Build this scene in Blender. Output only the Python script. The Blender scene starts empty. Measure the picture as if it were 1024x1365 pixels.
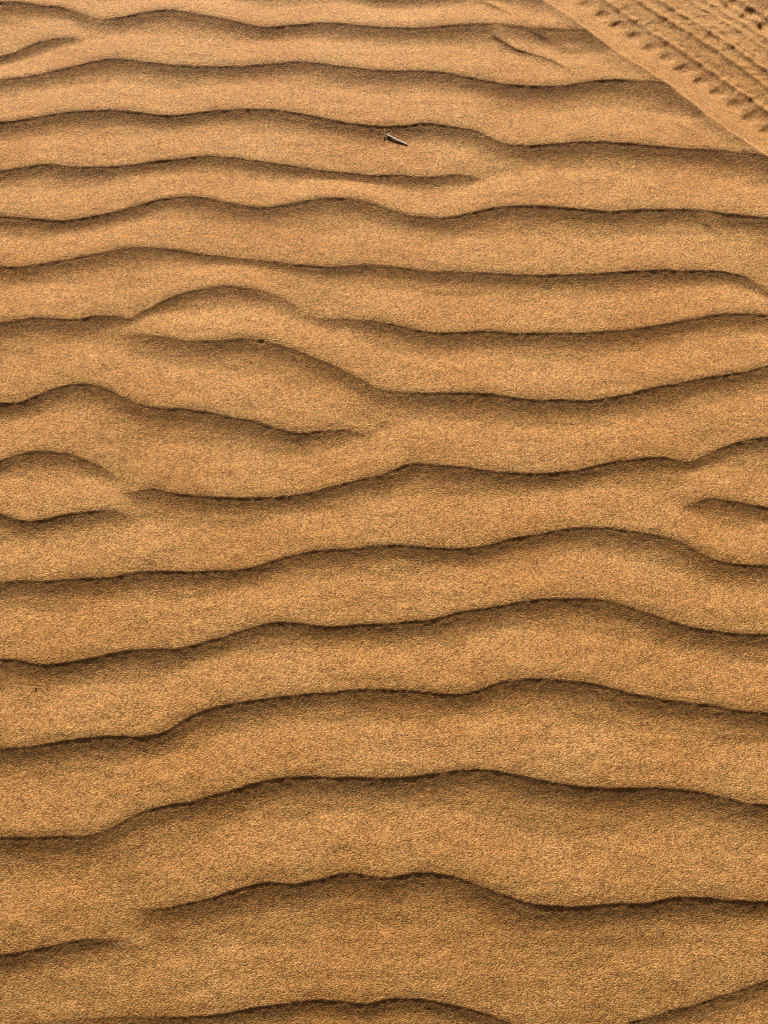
import bpy, math, random
import numpy as np

random.seed(4)
rng = np.random.default_rng(11)
R = math.radians
scene = bpy.context.scene
COL = scene.collection

# ------------------------------------------------------------------ constants
W, H = 1024.0, 1365.0          # size of the survey grid the ripple crests were read on
CAM_H = 1.25                   # eye height above the sand
PITCH = R(75.0)                # looking steeply down
VFOV = R(64.0)
SUN_EL, SUN_AZ = R(27.0), R(-8.0)   # azimuth measured from +Y (away from the viewer), + to the right
SAND_RGB = (0.436, 0.226, 0.068)
EXPOSURE = 0.30


def macro(x, y):
    """Gentle swell of the dune under the ripples."""
    yy = np.clip(y, -2.5, 4.0) - 0.45
    return -0.058 * yy * yy + 0.0 * x


FPX = (H / 2) / math.tan(VFOV / 2)


def ground(px, py, lift=0.005):
    """Survey reading -> point on the dune."""
    px = np.asarray(px, float)
    py = np.asarray(py, float)
    u = (px - W / 2) / FPX
    v = (H / 2 - py) / FPX
    dx = u
    dy = math.cos(PITCH) + v * math.sin(PITCH)
    dz = -math.sin(PITCH) + v * math.cos(PITCH)
    z = np.zeros_like(px) + lift
    for _ in range(12):
        t = (z - CAM_H) / dz
        z = macro(t * dx, t * dy) + lift
    t = (z - CAM_H) / dz
    return t * dx, t * dy


# ------------------------------------------------------------------ crest survey
# each crest: points, amplitude knots [(px, amp)], flags: extends left / right of the surveyed patch
CRESTS = [
 ([(0,6),(30,6),(60,10),(85,12),(110,20),(135,26),(165,25),(200,19),(230,16.5),(260,21),(290,26),(320,33),(355,39),(390,36),(435,33),(475,36),(512,39),(560,40),(600,37),(641,35),(683,38),(716,43),(737,43.5),(766,45),(786,48),(806,55)],
  [(0,1),(105,1),(128,.55),(160,1),(1024,1)], 1, 1),
 ([(0,76),(20,71),(40,62),(65,55),(90,50),(112,52)], [(0,.95),(60,.9),(92,.7),(116,0)], 1, 0),
 ([(0,108),(40,103),(90,93),(125,85),(150,81),(170,82),(200,86),(240,90),(280,91),(330,90),(365,87),(400,85),(425,87),(460,92),(512,97),(560,97),(600,101),(625,106),(662,114),(703,118),(745,118),(778,113),(803,110),(832,111),(865,114),(890,119),(910,128),(927,141)],
  [(0,.9),(1024,1)], 1, 1),
 ([(0,165),(30,162),(55,158),(85,153),(125,150),(165,150),(200,154),(225,156),(260,153),(300,149),(340,148),(370,149),(400,154),(430,160),(470,167),(492,170),(514,171),(543,170),(565,167),(587,169),(609,172),(641,180),(670,193),(703,197),(737,195),(778,192),(815,193),(865,197),(906,201),(952,203),(989,208),(1024,217)],
  [(0,1),(640,1),(668,.75),(700,1),(1024,1)], 1, 1),
 ([(0,230),(30,225),(60,221),(100,224),(140,224),(175,221),(210,216),(240,213),(275,209),(305,211),(340,216),(380,221),(425,227),(470,231.5),(492,234),(529,234),(558,237),(580,237),(600,234),(621,234),(650,239),(670,243)],
  [(0,.95),(420,.95),(560,.9),(620,.8),(662,0)], 1, 0),
 ([(0,290),(30,291),(60,294),(90,295),(120,290),(150,284),(180,276),(210,268),(240,264),(265,264),(295,270),(320,275),(350,278),(380,275),(410,269),(440,266),(470,268),(495,273),(512,278),(540,287),(570,291.5),(600,291.5),(625,286),(654,280),(691,277),(737,278),(778,282),(815,284),(848,282),(890,281),(923,282),(960,286),(993,290),(1024,293)],
  [(0,1),(1024,1)], 1, 1),
 ([(0,356),(30,357),(60,352),(90,347),(120,341),(165,333),(210,331),(250,336),(285,341),(320,344),(350,347),(380,351),(410,354),(440,357),(470,355),(512,355),(542,359),(572,363),(612,363),(662,366),(712,368),(752,367),(792,366),(832,363),(872,361),(912,362),(952,362),(982,367),(1002,374),(1020,387),(1034,398)],
  [(0,.95),(250,.85),(320,.7),(420,.85),(1010,1),(1024,.8)], 1, 1),
 ([(0,433),(20,430),(45,425),(75,426),(105,427),(130,422),(155,422),(172,425),(195,413),(215,403),(240,393),(265,387),(290,383),(315,383),(340,386),(365,393),(390,405),(405,415),(420,422),(440,424),(470,426),(512,431),(537,437),(567,443),(612,444),(647,442),(682,445),(727,445),(772,445),(817,442),(852,439),(887,433),(922,426),(952,421),(987,419),(1024,421)],
  [(0,.95),(140,.9),(172,.65),(215,.95),(330,1.0),(375,.6),(405,.28),(440,.6),(500,.95),(1024,1)], 1, 1),
 ([(140,440),(172,446),(200,447),(225,451),(250,455),(280,456),(310,454),(345,455),(370,461),(400,470),(430,482),(455,493),(480,506),(505,519),(532,523),(577,525),(612,524.5),(647,526),(677,530),(712,534),(747,534),(782,535),(812,531),(842,525),(872,517),(907,511),(942,504),(972,500),(1002,494),(1024,488)],
  [(150,0),(176,.5),(205,.8),(300,1),(480,1),(510,.8),(560,1),(1024,1)], 0, 1),
 ([(0,538),(30,536),(50,528),(75,518),(100,513),(120,513),(140,518),(165,530),(190,540),(215,545),(250,547),(280,551),(310,557),(340,563),(370,572),(395,577),(420,576),(445,573),(470,574),(490,581),(515,592)],
  [(0,1),(100,.9),(400,1),(450,.75),(480,.45),(505,0)], 1, 0),
 ([(0,615),(20,608),(45,603),(70,602),(95,606),(115,613),(135,622),(150,631),(165,643),(180,656)],
  [(0,1),(110,.85),(140,.6),(172,0)], 1, 0),
 ([(135,650),(160,656),(180,655),(200,652),(220,655),(245,659),(280,662),(320,664),(360,663),(390,661),(420,655),(450,647),(480,639),(508,634),(527,626),(547,619),(577,620),(612,623),(642,627),(672,630),(712,632),(747,630),(777,625),(812,617),(852,612),(882,610),(922,615),(942,605),(967,595),(997,586),(1024,583)],
  [(145,0),(170,.55),(205,.8),(300,.95),(880,1),(922,.7),(950,.9),(1024,1)], 0, 1),
 ([(0,685),(20,692),(40,695),(70,690),(95,685),(120,682),(145,680),(165,683),(185,690)],
  [(0,1.05),(130,1),(160,.7),(184,0)], 1, 0),
 ([(885,688),(912,676),(927,669),(947,665),(967,667),(992,671),(1024,677)],
  [(892,0),(922,.75),(950,1.0),(1024,1)], 0, 1),
 ([(0,777),(30,774),(70,774),(110,771),(150,769),(180,763),(215,761),(250,762),(285,761),(320,759),(350,752),(380,743),(410,736),(440,733),(475,731),(512,726.5),(552,728),(592,731),(627,730),(657,725),(687,717),(722,711),(757,705),(792,703),(822,705),(852,710),(882,716),(907,724),(927,734),(947,745),(972,751),(1024,754)],
  [(0,.95),(1024,1)], 1, 1),
 ([(0,877),(25,880),(55,885),(85,883),(115,879),(150,871),(180,866),(210,865),(240,864),(270,857),(300,849),(325,840),(350,832),(375,829),(400,830),(430,835),(460,834),(490,831),(512,831),(542,829),(577,825),(607,817),(637,812),(672,806),(707,800),(742,798),(772,798),(802,800),(832,807),(862,817),(892,827),(922,836),(952,841),(987,845),(1024,846)],
  [(0,1),(1024,1)], 1, 1),
 ([(0,997),(30,995),(60,991),(90,986),(125,982),(165,980),(195,981),(220,975),(240,963),(260,952),(280,944),(310,937),(350,931),(390,927),(430,923),(470,919),(512,919),(542,920),(572,923),(602,925),(632,921),(657,912),(682,906),(712,904),(742,906),(772,909),(802,914),(837,923),(872,930),(907,935),(942,939),(982,946),(1024,950)],
  [(0,1),(1024,1)], 1, 1),
 ([(0,1114),(40,1115),(80,1114.5),(120,1112),(145,1105),(170,1092),(195,1080),(225,1072),(260,1066),(290,1057),(320,1049),(350,1041),(380,1035),(415,1034),(450,1035),(485,1035),(512,1036),(547,1034),(582,1030),(612,1026),(647,1025),(677,1030),(707,1036),(737,1042),(772,1047),(812,1050),(862,1049),(902,1051),(937,1056),(972,1064),(997,1070),(1024,1071)],
  [(0,.95),(110,.9),(140,.7),(180,.85),(300,1),(1024,1)], 1, 1),
 ([(150,1214),(190,1211),(215,1210),(245,1204),(280,1196),(310,1186),(335,1178),(365,1175),(400,1176),(430,1169),(460,1163),(490,1165),(512,1168),(537,1164),(567,1162),(597,1165),(627,1174),(657,1186),(687,1196),(712,1203),(742,1206),(777,1206),(822,1202),(862,1201),(897,1195),(937,1195),(977,1199),(1024,1200)],
  [(165,0),(195,.6),(240,.8),(330,.95),(1024,1)], 0, 1),
 ([(0,1271),(30,1267),(60,1261),(90,1254),(120,1250),(145,1251),(172,1256),(190,1262)],
  [(0,.85),(130,.8),(160,.5),(186,0)], 1, 0),
 ([(0,1366),(60,1362),(120,1357),(150,1355),(200,1355),(250,1354),(300,1349),(340,1342),(380,1336),(420,1332),(460,1334),(490,1336),(512,1331),(552,1330),(587,1334),(622,1342),(652,1352),(682,1364),(720,1384),(760,1390),(800,1378),(832,1364),(862,1356),(897,1346),(932,1336),(967,1324),(997,1314),(1024,1305)],
  [(0,.15),(100,.4),(160,.6),(300,.85),(600,.9),(760,.6),(1024,.8)], 1, 1),
]
# thin secondary brinks: points, width (m), height (m)
MINOR = [
 ([(-4,1237),(20,1232),(40,1233),(62,1240)], .016, .0022),
 ([(646,42),(668,54),(690,67),(704,71),(720,76),(737,84),(755,95),(775,106)], .016, .0066),
 ([(696,40),(716,48),(735,56),(752,62),(780,68)], .016, .0025),
 ([(632,-4),(650,6),(668,15),(690,27)], .016, .0066),
 ([(892,163),(908,170),(925,180),(938,190)], .016, .0060),
 ([(925,291),(942,299),(958,309),(975,316)], .018, .0050),
]


# ------------------------------------------------------------------ noise
def vnoise(x, y, seed):
    """Smooth value noise in [-1, 1], lattice step 1."""
    n = 512
    lat = np.random.default_rng(seed).uniform(-1, 1, (n, n)).astype(np.float32)
    xi = np.floor(x).astype(np.int64)
    yi = np.floor(y).astype(np.int64)
    fx = (x - xi).astype(np.float32)
    fy = (y - yi).astype(np.float32)
    fx = fx * fx * fx * (fx * (fx * 6 - 15) + 10)
    fy = fy * fy * fy * (fy * (fy * 6 - 15) + 10)
    x0, x1, y0, y1 = xi % n, (xi + 1) % n, yi % n, (yi + 1) % n
    a = lat[y0, x0] * (1 - fx) + lat[y0, x1] * fx
    b = lat[y1, x0] * (1 - fx) + lat[y1, x1] * fx
    return a * (1 - fy) + b * fy


def n1(x, seed):
    return vnoise(np.asarray(x, float), np.zeros_like(np.asarray(x, float)) + .37, seed)


def smooth(a, b, t):
    t = np.clip((t - a) / (b - a), 0, 1)
    return t * t * (3 - 2 * t)


def hermite(xk, yk, x):
    xk = np.asarray(xk, float)
    yk = np.asarray(yk, float)
    m = np.gradient(yk, xk)
    i = np.clip(np.searchsorted(xk, x) - 1, 0, len(xk) - 2)
    h = xk[i + 1] - xk[i]
    t = np.clip((x - xk[i]) / h, 0, 1)
    t2, t3 = t * t, t * t * t
    return ((2*t3 - 3*t2 + 1) * yk[i] + (t3 - 2*t2 + t) * h * m[i]
            + (-2*t3 + 3*t2) * yk[i + 1] + (t3 - t2) * h * m[i + 1])


# ------------------------------------------------------------------ sheet grid
STEP = 0.0015


def axis(lo, hi, far):
    core = np.arange(lo, hi + STEP / 2, STEP)
    grow, d, p = [], STEP, 0.0
    while p < far:
        d = min(d * 1.035, 3.0)
        p += d
        grow.append(p)
    grow = np.array(grow)
    return np.concatenate([(core[0] - grow)[::-1], core, core[-1] + grow])


X = axis(-0.80, 0.80, 70.0)
Y = axis(-0.46, 1.46, 80.0)
NX, NY = len(X), len(Y)
dX, dY = np.gradient(X), np.gradient(Y)
GX, GY = np.meshgrid(X, Y)

# ------------------------------------------------------------------ crests on the ground
def crest_line(pts, amps, el, er, seed):
    px = np.array([p[0] for p in pts], float)
    py = np.array([p[1] for p in pts], float)
    gx, gy = ground(px, py)
    ax, _ = ground(np.array([a[0] for a in amps], float),
                   np.interp([a[0] for a in amps], px, py))
    av = np.array([a[1] for a in amps], float)
    order = np.argsort(gx)
    gx, gy = gx[order], gy[order]
    y = hermite(gx, gy, np.clip(X, gx[0], gx[-1]))
    out = np.maximum(gx[0] - X, 0) + np.maximum(X - gx[-1], 0)
    y = y + smooth(0, .35, out) * (.030 * n1(X / .30, seed) + .015 * n1(X / .11, seed + 1))
    y = y + .0009 * n1(X / .022, seed + 2) + .00022 * n1(X / .008, seed + 3)
    a = np.interp(X, ax, av)
    k = np.exp(-0.5 * (np.arange(-14, 15) / 6.0) ** 2); k /= k.sum()
    a = np.convolve(np.pad(a, 14, mode='edge'), k, 'valid')
    a = a * (1 + .04 * n1(X / .09, seed + 4))
    if not el:
        a = np.where(X < gx[0], 0, a)
    if not er:
        a = np.where(X > gx[-1], 0, a)
    return y, np.clip(a, 0, 2)


lines = [crest_line(p, a, el, er, 100 + 10 * i) for i, (p, a, el, er) in enumerate(CRESTS)]
top_y, bot_y = lines[0][0], lines[-1][0]
for k in range(1, 26):                       # the field of ripples carries on beyond the surveyed patch
    w = .022 * n1(X / .22 + 9 * k, 700 + k) + .012 * n1(X / .09, 800 + k)
    lines.append((top_y * (1 - min(k, 6) / 6) + np.mean(top_y) * min(k, 6) / 6 + .094 * k + w * min(1, k / 2),
                  1 + .15 * n1(X / .2, 900 + k)))
    if k < 22:
        lines.append((bot_y * (1 - min(k, 6) / 6) + np.mean(bot_y) * min(k, 6) / 6 - .108 * k + w * min(1, k / 2),
                      1 + .15 * n1(X / .2, 950 + k)))

CY = np.array([l[0] for l in lines])
CA = np.array([l[1] for l in lines])
# local spacing to the next live crest on the sunward (far) side
SP = np.zeros_like(CY)
SD = np.zeros_like(CY)                       # ... and on the near side
for k in range(len(lines)):
    d = CY - CY[k]
    live = np.where((np.abs(d) > .02) & (CA > .30), d, 9.0)
    SP[k] = np.clip(np.where(live > 0, live, 9.0).min(axis=0), .055, .15)
    SD[k] = np.clip(np.where(live < 0, -live, 9.0).min(axis=0), .055, .15)
g = np.exp(-0.5 * (np.arange(-60, 61) / 26.0) ** 2); g /= g.sum()
SP = np.array([np.convolve(np.pad(s, 60, mode='edge'), g, 'valid') for s in SP])
SD = np.array([np.convolve(np.pad(s, 60, mode='edge'), g, 'valid') for s in SD])
TYP = np.interp(CY, [-.45, .2, .75, 1.35], [.112, .104, .098, .098])
SP = .8 * SP + .2 * TYP
SD = .75 * SD + .25 * TYP

BETA = 1500.0
S = np.ones((NY, NX), np.float32)            # exp(0): trough floor
LEE, HGT = 0.345, 0.098
LM = np.zeros((NY, NX), np.float32)          # how far a spot lies on a slip face
for k in range(len(lines)):
    y, a, sp, sd = CY[k], CA[k], SP[k], SD[k]
    if a.max() <= 0:
        continue
    r0 = np.searchsorted(Y, y.min() - .12)
    r1 = np.searchsorted(Y, y.max() + .20)
    if r1 <= r0:
        continue
    slope = np.gradient(y, X)
    kk = np.exp(-0.5 * (np.arange(-20, 21) / 8.0) ** 2); kk /= kk.sum()
    slope = np.convolve(np.pad(slope, 20, mode='edge'), kk, 'valid')
    c = 1 / np.sqrt(1 + np.clip(slope, -1.2, 1.2) ** 2)
    d = (GY[r0:r1] - y[None]) * c[None]      # + towards the far (sunward) side
    A = (HGT * a * sd * np.clip(.3 * sp / sd + .7, .88, 1.10) * np.interp(y, [-.4, .6, 1.3], [.86, 1.0, 1.13]))[None]
    ls = (.66 * sp)[None]
    ll = (LEE * sd * (.55 + .45 * np.clip(a, 0, 1)))[None]
    t = np.clip((d - .10 * ls) / (.90 * ls), -1, 3)
    st = A * (1 - np.abs(t) ** 1.4)
    brink = A * (1 - (.10 / .90) ** 1.4)
    u = np.clip(-d / ll, 0, 1)
    le = brink * (.945 * np.where(u < .32, 1 - u / .66, .51515 * ((1 - u) / .68) ** 2) + .055 * np.clip(1 - u / .12, 0, 1) ** 1.5) - .0004 * (u >= 1)
    b = np.where(d >= 0, st, le)
    b = np.where(A > 1e-5, b, -.01)
    LM[r0:r1] = np.maximum(LM[r0:r1], np.where(d < 0, smooth(0, .5, 1 - u), smooth(-.016, 0, -d)) * np.clip(2 * a, 0, 1)[None])
    S[r0:r1] += np.exp(BETA * np.clip(b, -.01, .02)).astype(np.float32) - math.exp(-.01 * BETA)
RIP = np.log(np.maximum(S, 1e-6)) / BETA

# thin secondary brinks
for pts, wd, ht in MINOR:
    gx, gy = ground([p[0] for p in pts], [p[1] for p in pts])
    o = np.argsort(gx)
    gx, gy = gx[o], gy[o]
    y = hermite(gx, gy, np.clip(X, gx[0], gx[-1]))
    fade = smooth(gx[0], gx[0] + .03, X) * (1 - smooth(gx[-1] - .05, gx[-1], X))
    r0, r1 = np.searchsorted(Y, y.min() - .1), np.searchsorted(Y, y.max() + .1)
    d = (GY[r0:r1] - y[None]) * .85
    RIP[r0:r1] += np.where(d > 0, np.exp(-(d / (wd * 1.6)) ** 2),
                           np.exp(-(np.abs(d) / (wd * .42)))).astype(np.float32) * ht * fade[None]

# ------------------------------------------------------------------ tyre track frame
ex, ey = ground([720, 790, 860, 920, 1024], [0, 50, 100, 145, 212], lift=.008)
cf = np.polyfit(ex, ey, 1)
ang = math.atan(cf[0])
T = np.array([math.cos(ang), math.sin(ang)])         # along the track, towards lower right
N = np.array([-T[1], T[0]])                          # across, towards upper right
O = np.array([ex[1], ey[1]])


def uv(x, y):
    return (x - O[0]) * T[0] + (y - O[1]) * T[1], (x - O[0]) * N[0] + (y - O[1]) * N[1]


def track_v(px, py):
    x, y = ground([px], [py], lift=-.002)
    u, v = uv(x, y)
    return float(u[0]), float(v[0])


U, V = uv(GX, GY)
# edge of the berm is not perfectly straight
Vw = V + (.0035 * n1(U / .09, 41) + .0016 * n1(U / .03, 42)).astype(np.float32)
TW = .345                                            # width of the whole print
near = (V > -.12) & (V < TW + .12)

lug_pts = [(849, 59), (874, 77), (901, 92.5), (921, 108), (946, 120), (966, 137), (985, 151), (1009, 167)]
lu = [track_v(*p) for p in lug_pts]
LUGV = np.mean([l[1] for l in lu])
pitch = np.mean(np.diff([l[0] for l in lu]))
lu0 = np.mean([l[0] - i * pitch for i, l in enumerate(lu)])
rib_v = [np.mean([track_v(*p)[1] for p in q]) for q in (
    [(899, 63), (955, 104), (1015, 143)],
    [(883, 29), (924, 52), (955, 72), (987, 93), (1020, 110)],
    [(876, 4), (899, 17), (919, 30), (941, 43), (962, 57), (984, 72), (1020, 94)],
    [(937, 13), (969, 33), (987, 45), (1009, 59)])]
print('track', math.degrees(ang), 'lug v', LUGV, 'pitch', pitch, 'ribs', rib_v)

us, vs = U[near], Vw[near]
wob = vnoise(us / .05, vs / .05, 51) * .5 + vnoise(us / .016, vs / .016, 52) * .5
crumb = vnoise(us / .011, vs / .011, 53)
berm = np.where(vs < 0, .0140 * np.exp(-(np.abs(vs) / .026) ** 1.2) ,   .0140 * (1 - np.clip(vs / (LUGV * 1.15), 0, 1)) ** 1.15)
floor_ = -.0050 * smooth(.2 * LUGV, 1.15 * LUGV, vs)
vm = TW - vs
far_berm = np.where(vm < 0, .009 * np.exp(-np.abs(vm) / .016), .009 * (1 - smooth(0, LUGV, vm)))
inside = smooth(-.004, .012, vs) * smooth(-.004, .012, vm)
tread = np.zeros_like(us)
# shoulder lugs: slanted blocks in a row on both edges
for (vv, sgn) in ((vs, 1), (vm, -1)):
    ph = (us - lu0 - (vv - LUGV) * .2 + .0022 * wob) / pitch
    fr = ph - np.floor(ph)
    block = smooth(.0, .28, fr) * (1 - smooth(.40, .85, fr))
    band = smooth(LUGV - .012, LUGV + .006, vv) * (1 - smooth(LUGV + .014, LUGV + .034, vv))
    tread += -.0040 * block * band * (1 + .25 * wob + .2 * crumb)
    # scallops where the blocks meet the first rib
# longitudinal ribs
rv = rib_v
def rib(v0, wdt, amp, a=1.0):
    d = vs - v0 - .001 + .0013 * wob + .0004 * crumb
    return amp * np.where(d > 0, np.exp(-(d / (wdt * 1.0)) ** 2), np.exp(-(d / (wdt * .80)) ** 2)) * a
mod = 1 + .30 * wob + .15 * crumb + .06 * np.sin(us / pitch * 4 * math.pi + 9 * vs)
tread += rib(rv[0] + .002, .0072, .0036) * mod * (1 - .5 * smooth(.2, .6, np.abs(((us - lu0) / pitch) % 1 - .5)))
# small teeth between the ribs, out of step with the shoulder blocks
for (v0, off, amp) in ((rv[0] + .011, .5, .0011), (rv[1] + .010, .2, .0008), (rv[2] + .013, .7, .0009)):
    fr = ((us - lu0 - (vs - v0) * .5 + .003 * wob) / (pitch * .5) + off) % 1.0
    tread += -amp * smooth(0, .3, fr) * (1 - smooth(.4, .95, fr)) * np.exp(-((vs - v0) / .007) ** 2) * (1 + .4 * wob)
tread += rib(rv[1], .0072, .0034) * mod
tread += rib(rv[2], .0072, .0036) * (1 + .25 * wob + .25 * crumb)
tread += rib(rv[3], .0072, .0026) * mod
for q in range(1, 4):
    tread += rib(rv[3] + .024 * q, .0072, .0026) * mod
rough = (.0006 * crumb + .00035 * vnoise(us / .006, vs / .006, 55) + .0006 * vnoise(us / .022, vs / .014, 54)) * smooth(.6 * LUGV, LUGV * 1.1, vs) * inside
crown = .0065 * smooth(LUGV + .012, TW / 2, vs) * smooth(LUGV + .012, TW / 2, vm)
RIP_fac = 1 - .93 * inside
RIP[near] = (RIP[near] * (1 - inside * .95) * (1 - .45 * smooth(-.055, 0, vs) * smooth(-.055, 0, vm)) + berm + far_berm + floor_ * inside * smooth(0, LUGV, vm)
             + (tread + crown) * inside + rough).astype(np.float32)

# ------------------------------------------------------------------ small pits and fine relief
def pit(px, py, r, dep, ax_=1.0):
    x, y = ground([px], [py])
    q = ((GX - x[0]) / (r * ax_)) ** 2 + ((GY - y[0]) / r) ** 2
    return (-dep * np.exp(-q)).astype(np.float32)


RIP += pit(349, 458, .0030, .0017, 1.5)
fade = np.clip(1.4 - np.maximum(dX[None, :], dY[:, None]) / .012, 0, 1)
relief = ((1 - .85 * LM) * (.0008 * vnoise(GX / .075, GY / .030, 61) + .00050 * vnoise(GX / .028, GY / .014, 62))
          + .00020 * vnoise(GX / .011, GY / .007, 63) + .00010 * vnoise(GX / .0048, GY / .0040, 64)
          + .00012 * vnoise(GX / .0026, GY / .0026, 65))
Z = macro(GX, GY) + (RIP + relief) * fade
# far dunes
far = smooth(4, 40, np.hypot(GX, GY))
Z = Z + far * (1.2 * vnoise(GX / 17, GY / 11, 71) + .5 * vnoise(GX / 7, GY / 5, 72) + .3)


def sand_z(x, y):
    i = int(np.clip(np.searchsorted(X, x), 1, NX - 1))
    j = int(np.clip(np.searchsorted(Y, y), 1, NY - 1))
    return float(Z[j, i])


# ------------------------------------------------------------------ mesh helpers
def grid_object(name, facemask, mat):
    jj, ii = np.nonzero(facemask)
    v00 = jj * NX + ii
    quads = np.stack([v00, v00 + 1, v00 + 1 + NX, v00 + NX], 1)
    used, inv = np.unique(quads.ravel(), return_inverse=True)
    co = np.stack([GX.ravel()[used], GY.ravel()[used], Z.ravel()[used]], 1).astype(np.float32)
    me = bpy.data.meshes.new(name)
    me.vertices.add(len(used)); me.vertices.foreach_set('co', co.ravel())
    nq = len(quads)
    me.loops.add(nq * 4); me.loops.foreach_set('vertex_index', inv.astype(np.int32).ravel())
    me.polygons.add(nq)
    me.polygons.foreach_set('loop_start', np.arange(0, nq * 4, 4, dtype=np.int32))
    me.polygons.foreach_set('use_smooth', np.ones(nq, bool))
    me.update(calc_edges=True)
    me.materials.append(mat)
    o = bpy.data.objects.new(name, me)
    COL.objects.link(o)
    return o


def tube(name, pts, radii, mat, parent=None, seg=9, seed=0, closed=True):
    """One tapered, slightly irregular tube with capped ends."""
    rr = random.Random(seed)
    from mathutils import Vector
    pts = [Vector(p) for p in pts]
    verts, faces = [], []
    for i, p in enumerate(pts):
        t = (pts[min(i + 1, len(pts) - 1)] - pts[max(i - 1, 0)]).normalized()
        a = t.cross(Vector((0.13, 0.21, 1))).normalized()
        b = t.cross(a).normalized()
        for s in range(seg):
            th = 2 * math.pi * s / seg
            r = radii[i] * (1 + rr.uniform(-.08, .08))
            verts.append(p + a * math.cos(th) * r + b * math.sin(th) * r)
    for i in range(len(pts) - 1):
        for s in range(seg):
            s2 = (s + 1) % seg
            faces.append((i * seg + s, i * seg + s2, (i + 1) * seg + s2, (i + 1) * seg + s))
    faces.append(tuple(reversed(range(seg))))
    faces.append(tuple((len(pts) - 1) * seg + s for s in range(seg)))
    me = bpy.data.meshes.new(name)
    me.from_pydata([tuple(v) for v in verts], [], faces)
    for p in me.polygons:
        p.use_smooth = len(p.vertices) == 4
    me.materials.append(mat)
    o = bpy.data.objects.new(name, me)
    COL.objects.link(o)
    if parent:
        o.parent = parent
    return o


def tag(o, label=None, cat=None, kind=None, group=None):
    for k, v in (('label', label), ('category', cat), ('kind', kind), ('group', group)):
        if v:
            o[k] = v


# ------------------------------------------------------------------ materials
def sand_material():
    m = bpy.data.materials.new('sand')
    m.use_nodes = True
    nt = m.node_tree
    nd, ln = nt.nodes, nt.links
    bs = nd['Principled BSDF']
    tc = nd.new('ShaderNodeTexCoord')

    def noise(scale, detail, rough=.55):
        n = nd.new('ShaderNodeTexNoise')
        n.inputs['Scale'].default_value = scale
        n.inputs['Detail'].default_value = detail
        n.inputs['Roughness'].default_value = rough
        ln.new(tc.outputs['Object'], n.inputs['Vector'])
        return n

    def voro(scale, feature='F1'):
        n = nd.new('ShaderNodeTexVoronoi')
        n.feature = feature
        n.inputs['Scale'].default_value = scale
        ln.new(tc.outputs['Object'], n.inputs['Vector'])
        return n

    def math_(op, a, b, clamp=False):
        n = nd.new('ShaderNodeMath'); n.operation = op; n.use_clamp = clamp
        for i, q in enumerate((a, b)):
            if q is None:
                continue
            if isinstance(q, (int, float)):
                n.inputs[i].default_value = q
            else:
                ln.new(q, n.inputs[i])
        return n.outputs[0]

    def mix(fac, a, b, mode='MIX'):
        n = nd.new('ShaderNodeMix'); n.data_type = 'RGBA'; n.blend_type = mode
        for s, q in ((0, fac), (6, a), (7, b)):
            if hasattr(q, 'node'):
                ln.new(q, n.inputs[s])
            elif isinstance(q, tuple):
                n.inputs[s].default_value = (*q, 1)
            else:
                n.inputs[s].default_value = q
        return n.outputs[2]

    grain = voro(470)
    fine = voro(760)
    sep = nd.new('ShaderNodeSeparateColor'); ln.new(grain.outputs['Color'], sep.inputs[0])
    sep2 = nd.new('ShaderNodeSeparateColor'); ln.new(fine.outputs['Color'], sep2.inputs[0])
    # grain colours: honey, rust, pale, dark; their contrast paints in grain self-shadow and sparkle
    cr = nd.new('ShaderNodeValToRGB'); cr.color_ramp.interpolation = 'LINEAR'
    r, g_, b = SAND_RGB
    els = cr.color_ramp.elements
    els[0].position, els[0].color = 0.0, (r * .34, g_ * .30, b * .28, 1)
    els[1].position, els[1].color = 1.0, (min(r * 1.52, .9), g_ * 1.75, b * 2.3, 1)
    for p, c in ((.30, (r * .70, g_ * .67, b * .64)), (.48, (r, g_, b)), (.68, (r * 1.18, g_ * 1.2, b * 1.25)),
                 (.85, (r * 1.45, g_ * 1.56, b * 1.85))):
        e = els.new(p); e.color = (*c, 1)
    v = math_('ADD', math_('MULTIPLY', sep.outputs[0], .65), math_('MULTIPLY', sep2.outputs[1], .35))
    ln.new(v, cr.inputs[0])
    # broad drifts of redder and paler sand
    n_big = noise(5.5, 3)
    n_mid = noise(38, 4)
    drift = nd.new('ShaderNodeMapRange'); drift.inputs[1].default_value = .35; drift.inputs[2].default_value = .65
    ln.new(n_big.outputs[0], drift.inputs[0])
    c1 = mix(drift.outputs[0], (.96, .89, .80), (1.05, 1.06, 1.10))
    mid = nd.new('ShaderNodeMapRange'); mid.inputs[1].default_value = .3; mid.inputs[2].default_value = .7
    ln.new(n_mid.outputs[0], mid.inputs[0])
    c2 = mix(mid.outputs[0], (.92, .90, .88), (1.06, 1.07, 1.08))
    col = mix(1.0, mix(1.0, cr.outputs[0], c1, 'MULTIPLY'), c2, 'MULTIPLY')
    ln.new(col, bs.inputs['Base Color'])
    bs.inputs['Roughness'].default_value = .7
    bs.inputs['Specular IOR Level'].default_value = .25
    # grain relief
    hgt = math_('ADD', math_('MULTIPLY', noise(600, 2, .6).outputs[0], 1.0),
                math_('MULTIPLY', math_('SUBTRACT', 1.0, grain.outputs['Distance']), .45))
    bp = nd.new('ShaderNodeBump')
    bp.inputs['Strength'].default_value = 1.0
    bp.inputs['Distance'].default_value = .0016
    ln.new(hgt, bp.inputs['Height'])
    ln.new(bp.outputs[0], bs.inputs['Normal'])
    return m


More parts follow.
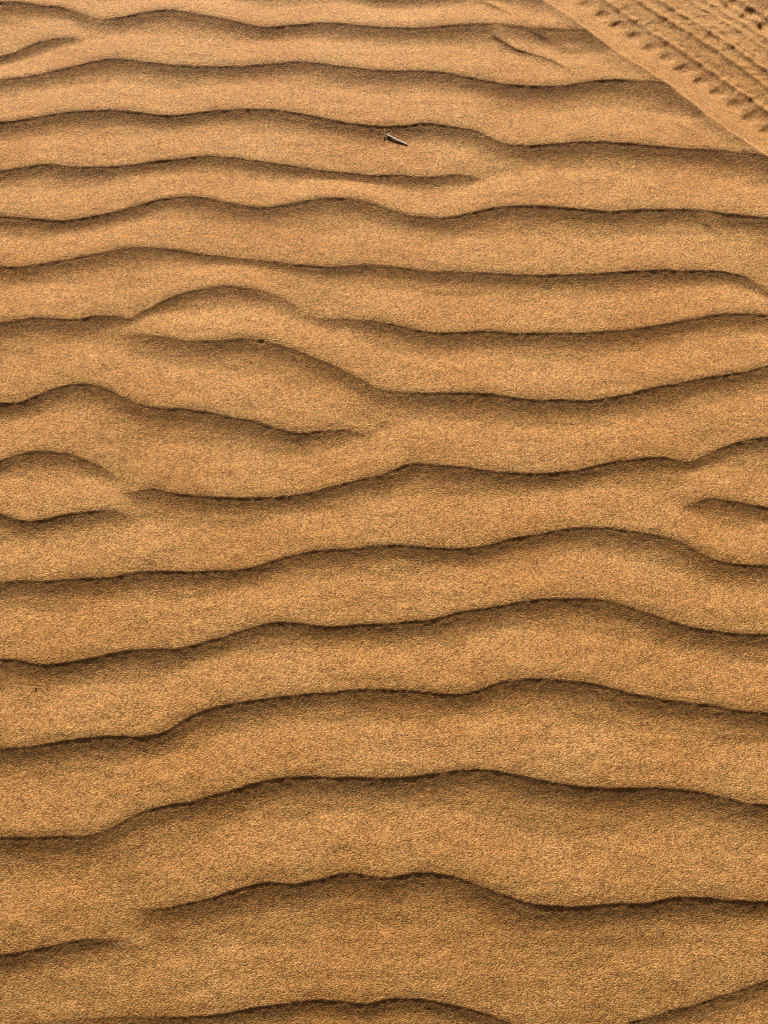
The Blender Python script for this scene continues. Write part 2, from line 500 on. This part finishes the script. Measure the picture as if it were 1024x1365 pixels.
def plain(name, a, b, scale, rough=.7):
    m = bpy.data.materials.new(name)
    m.use_nodes = True
    nt = m.node_tree
    bs = nt.nodes['Principled BSDF']
    tc = nt.nodes.new('ShaderNodeTexCoord')
    n = nt.nodes.new('ShaderNodeTexNoise'); n.inputs['Scale'].default_value = scale; n.inputs['Detail'].default_value = 4
    cr = nt.nodes.new('ShaderNodeValToRGB')
    cr.color_ramp.elements[0].position, cr.color_ramp.elements[0].color = .35, (*a, 1)
    cr.color_ramp.elements[1].position, cr.color_ramp.elements[1].color = .65, (*b, 1)
    nt.links.new(tc.outputs['Object'], n.inputs['Vector'])
    nt.links.new(n.outputs[0], cr.inputs[0])
    nt.links.new(cr.outputs[0], bs.inputs['Base Color'])
    bs.inputs['Roughness'].default_value = rough
    return m


MS = sand_material()
M_TWIG = plain('bleached_twig', (.72, .68, .64), (.86, .83, .80), 400)
M_STRAW = plain('dry_straw', (.50, .34, .18), (.66, .50, .30), 500)
M_SEED = plain('dark_seed', (.015, .010, .008), (.05, .032, .022), 700, .5)
M_PALE = plain('painted_highlight', (.50, .40, .34), (.62, .52, .44), 700)  # pale colour for the highlight painted on the seed

# ------------------------------------------------------------------ sand and tyre track
fu = (U[:-1, :-1] + U[1:, 1:]) / 2
fv = (Vw[:-1, :-1] + Vw[1:, 1:]) / 2
in_track = (fv > 0) & (fv < TW) & (np.abs(fu) < 9)
tr = grid_object('tyre_track', in_track, MS)
tag(tr, 'diagonal tyre track with ribs and shoulder lugs pressed into the sand', 'tyre track', 'structure')
sd = grid_object('sand', ~in_track, MS)
tag(sd, 'golden brown desert sand blown into long wavy ripples', 'sand', 'structure')

# ------------------------------------------------------------------ twig, stem, specks
def on_sand(px, py, lift):
    x, y = ground([px], [py])
    return (float(x[0]), float(y[0]), sand_z(float(x[0]), float(y[0])) + lift)


a = on_sand(515.4, 180.0, .0010)
b = on_sand(543.8, 191.6, .0012)
ks = [0, .04, .2, .4, .47, .5, .53, .7, .9, .98, 1.0]
pts = []
for i, t in enumerate(ks):
    sag = .0006 * math.sin(t * 3.1) + .0004 * math.sin(t * 9)
    tx, ty = a[0] + (b[0] - a[0]) * t, a[1] + (b[1] - a[1]) * t + sag
    pts.append((tx, ty, .35 * (a[2] + (b[2] - a[2]) * t) + .65 * (sand_z(tx, ty) + .0011)))
for _ in range(2):                                   # a stiff stem: no kinks
    pts = [pts[0]] + [(q[0], q[1], (p[2] + q[2] + r_[2]) / 3) for p, q, r_ in zip(pts, pts[1:], pts[2:])] + [pts[-1]]
rad = [.0009, .0013, .00126, .00124, .0013, .00142, .0013, .00122, .00114, .001, .0007]
tw = tube('twig', pts, rad, M_TWIG, seed=3)
tag(tw, 'bleached whitish twig lying slantwise below a ripple crest', 'twig')

s0 = on_sand(512.3, 184.5, .0006)
s1 = on_sand(513.0, 174.0, .0012)
spts = [tuple(s0[k] + (s1[k] - s0[k]) * t + (.0006 * math.sin(t * 3) if k == 0 else 0) for k in range(3)) for t in (0, .25, .5, .75, 1)]
st = tube('dry_stem', spts, [.0007, .0006, .0006, .0005, .0003], M_STRAW, seg=7, seed=5)
tag(st, 'thin straw coloured stem poking up beside the end of the white twig', 'stem')


def pebble(name, loc, sx, sy, sz, mat, seed, parent=None):
    import bmesh
    bm = bmesh.new()
    bmesh.ops.create_icosphere(bm, subdivisions=3, radius=1)
    rr = np.random.default_rng(seed)
    dirs = rr.normal(size=(5, 3)); dirs /= np.linalg.norm(dirs, axis=1)[:, None]
    offs = rr.uniform(.62, .9, 5)
    for v in bm.verts:
        p = np.array(v.co)
        for d_, o_ in zip(dirs, offs):
            e = p @ d_ - o_
            if e > 0:
                p = p - d_ * e * .85
        v.co = p * np.array([sx, sy, sz])
    for f in bm.faces:
        f.smooth = True
    me = bpy.data.meshes.new(name); bm.to_mesh(me); bm.free()
    me.materials.append(mat)
    o = bpy.data.objects.new(name, me); COL.objects.link(o)
    o.location = loc
    if parent:
        o.parent = parent
    return o


sx_, sy_, sz_ = on_sand(47.2, 917.5, 0)
seed = pebble('seed', (sx_, sy_, sz_ + .0012), .0010, .0015, .0020, M_SEED, 8)
seed.rotation_euler = (R(-20), R(8), 0)
tag(seed, 'small upright dark seed with a painted highlight on its left side, alone on the sand', 'seed')
seed_highlight = pebble('seed_highlight', (-.0010, .0001, .0002), .0006, .0013, .0021, M_PALE, 9, seed)  # added pale lobe, paints the highlight on the seed's left side
gx_, gy_, gz_ = on_sand(62, 926.5, 0)
gr = pebble('dark_grain', (gx_, gy_, gz_ + .0003), .0010, .0009, .0008, M_SEED, 15)
tag(gr, 'tiny dark grain on the sand just below and right of the upright seed', 'grain')

# ------------------------------------------------------------------ camera, light, sky
cam = bpy.data.cameras.new('camera')
cam.sensor_fit = 'VERTICAL'
cam.sensor_height = 32.0
cam.lens = 16.0 / math.tan(VFOV / 2)
cam.clip_start, cam.clip_end = .02, 500
co = bpy.data.objects.new('camera', cam)
COL.objects.link(co)
co.location = (0, 0, CAM_H)
co.rotation_euler = (math.pi / 2 - PITCH, 0, 0)
scene.camera = co

sun = bpy.data.lights.new('sun', 'SUN')
sun.energy = 5.0
sun.angle = R(1.2)
sun.color = (1.0, .91, .78)
so = bpy.data.objects.new('sun', sun)
COL.objects.link(so)
from mathutils import Vector
to_sun = Vector((math.sin(SUN_AZ) * math.cos(SUN_EL), math.cos(SUN_AZ) * math.cos(SUN_EL), math.sin(SUN_EL)))
so.rotation_euler = (-to_sun).to_track_quat('-Z', 'Y').to_euler()

w = bpy.data.worlds.new('World')
scene.world = w
w.use_nodes = True
nt = w.node_tree
bg = nt.nodes['Background']
sky = nt.nodes.new('ShaderNodeTexSky')
sky.sky_type = 'NISHITA'
sky.sun_disc = False
sky.sun_elevation = SUN_EL
sky.sun_rotation = SUN_AZ
sky.dust_density = 6.0
sky.air_density = .1
sky.ozone_density = 0.0
nt.links.new(sky.outputs[0], bg.inputs[0])
bg.inputs[1].default_value = .05

scene.render.engine = 'CYCLES'
scene.cycles.pixel_filter_type = 'BLACKMAN_HARRIS'
scene.cycles.filter_width = 1.1
vs_ = scene.view_settings
vs_.view_transform = 'Standard'
vs_.look = 'None'
vs_.exposure = EXPOSURE
vs_.gamma = 1
vs_.use_curve_mapping = False
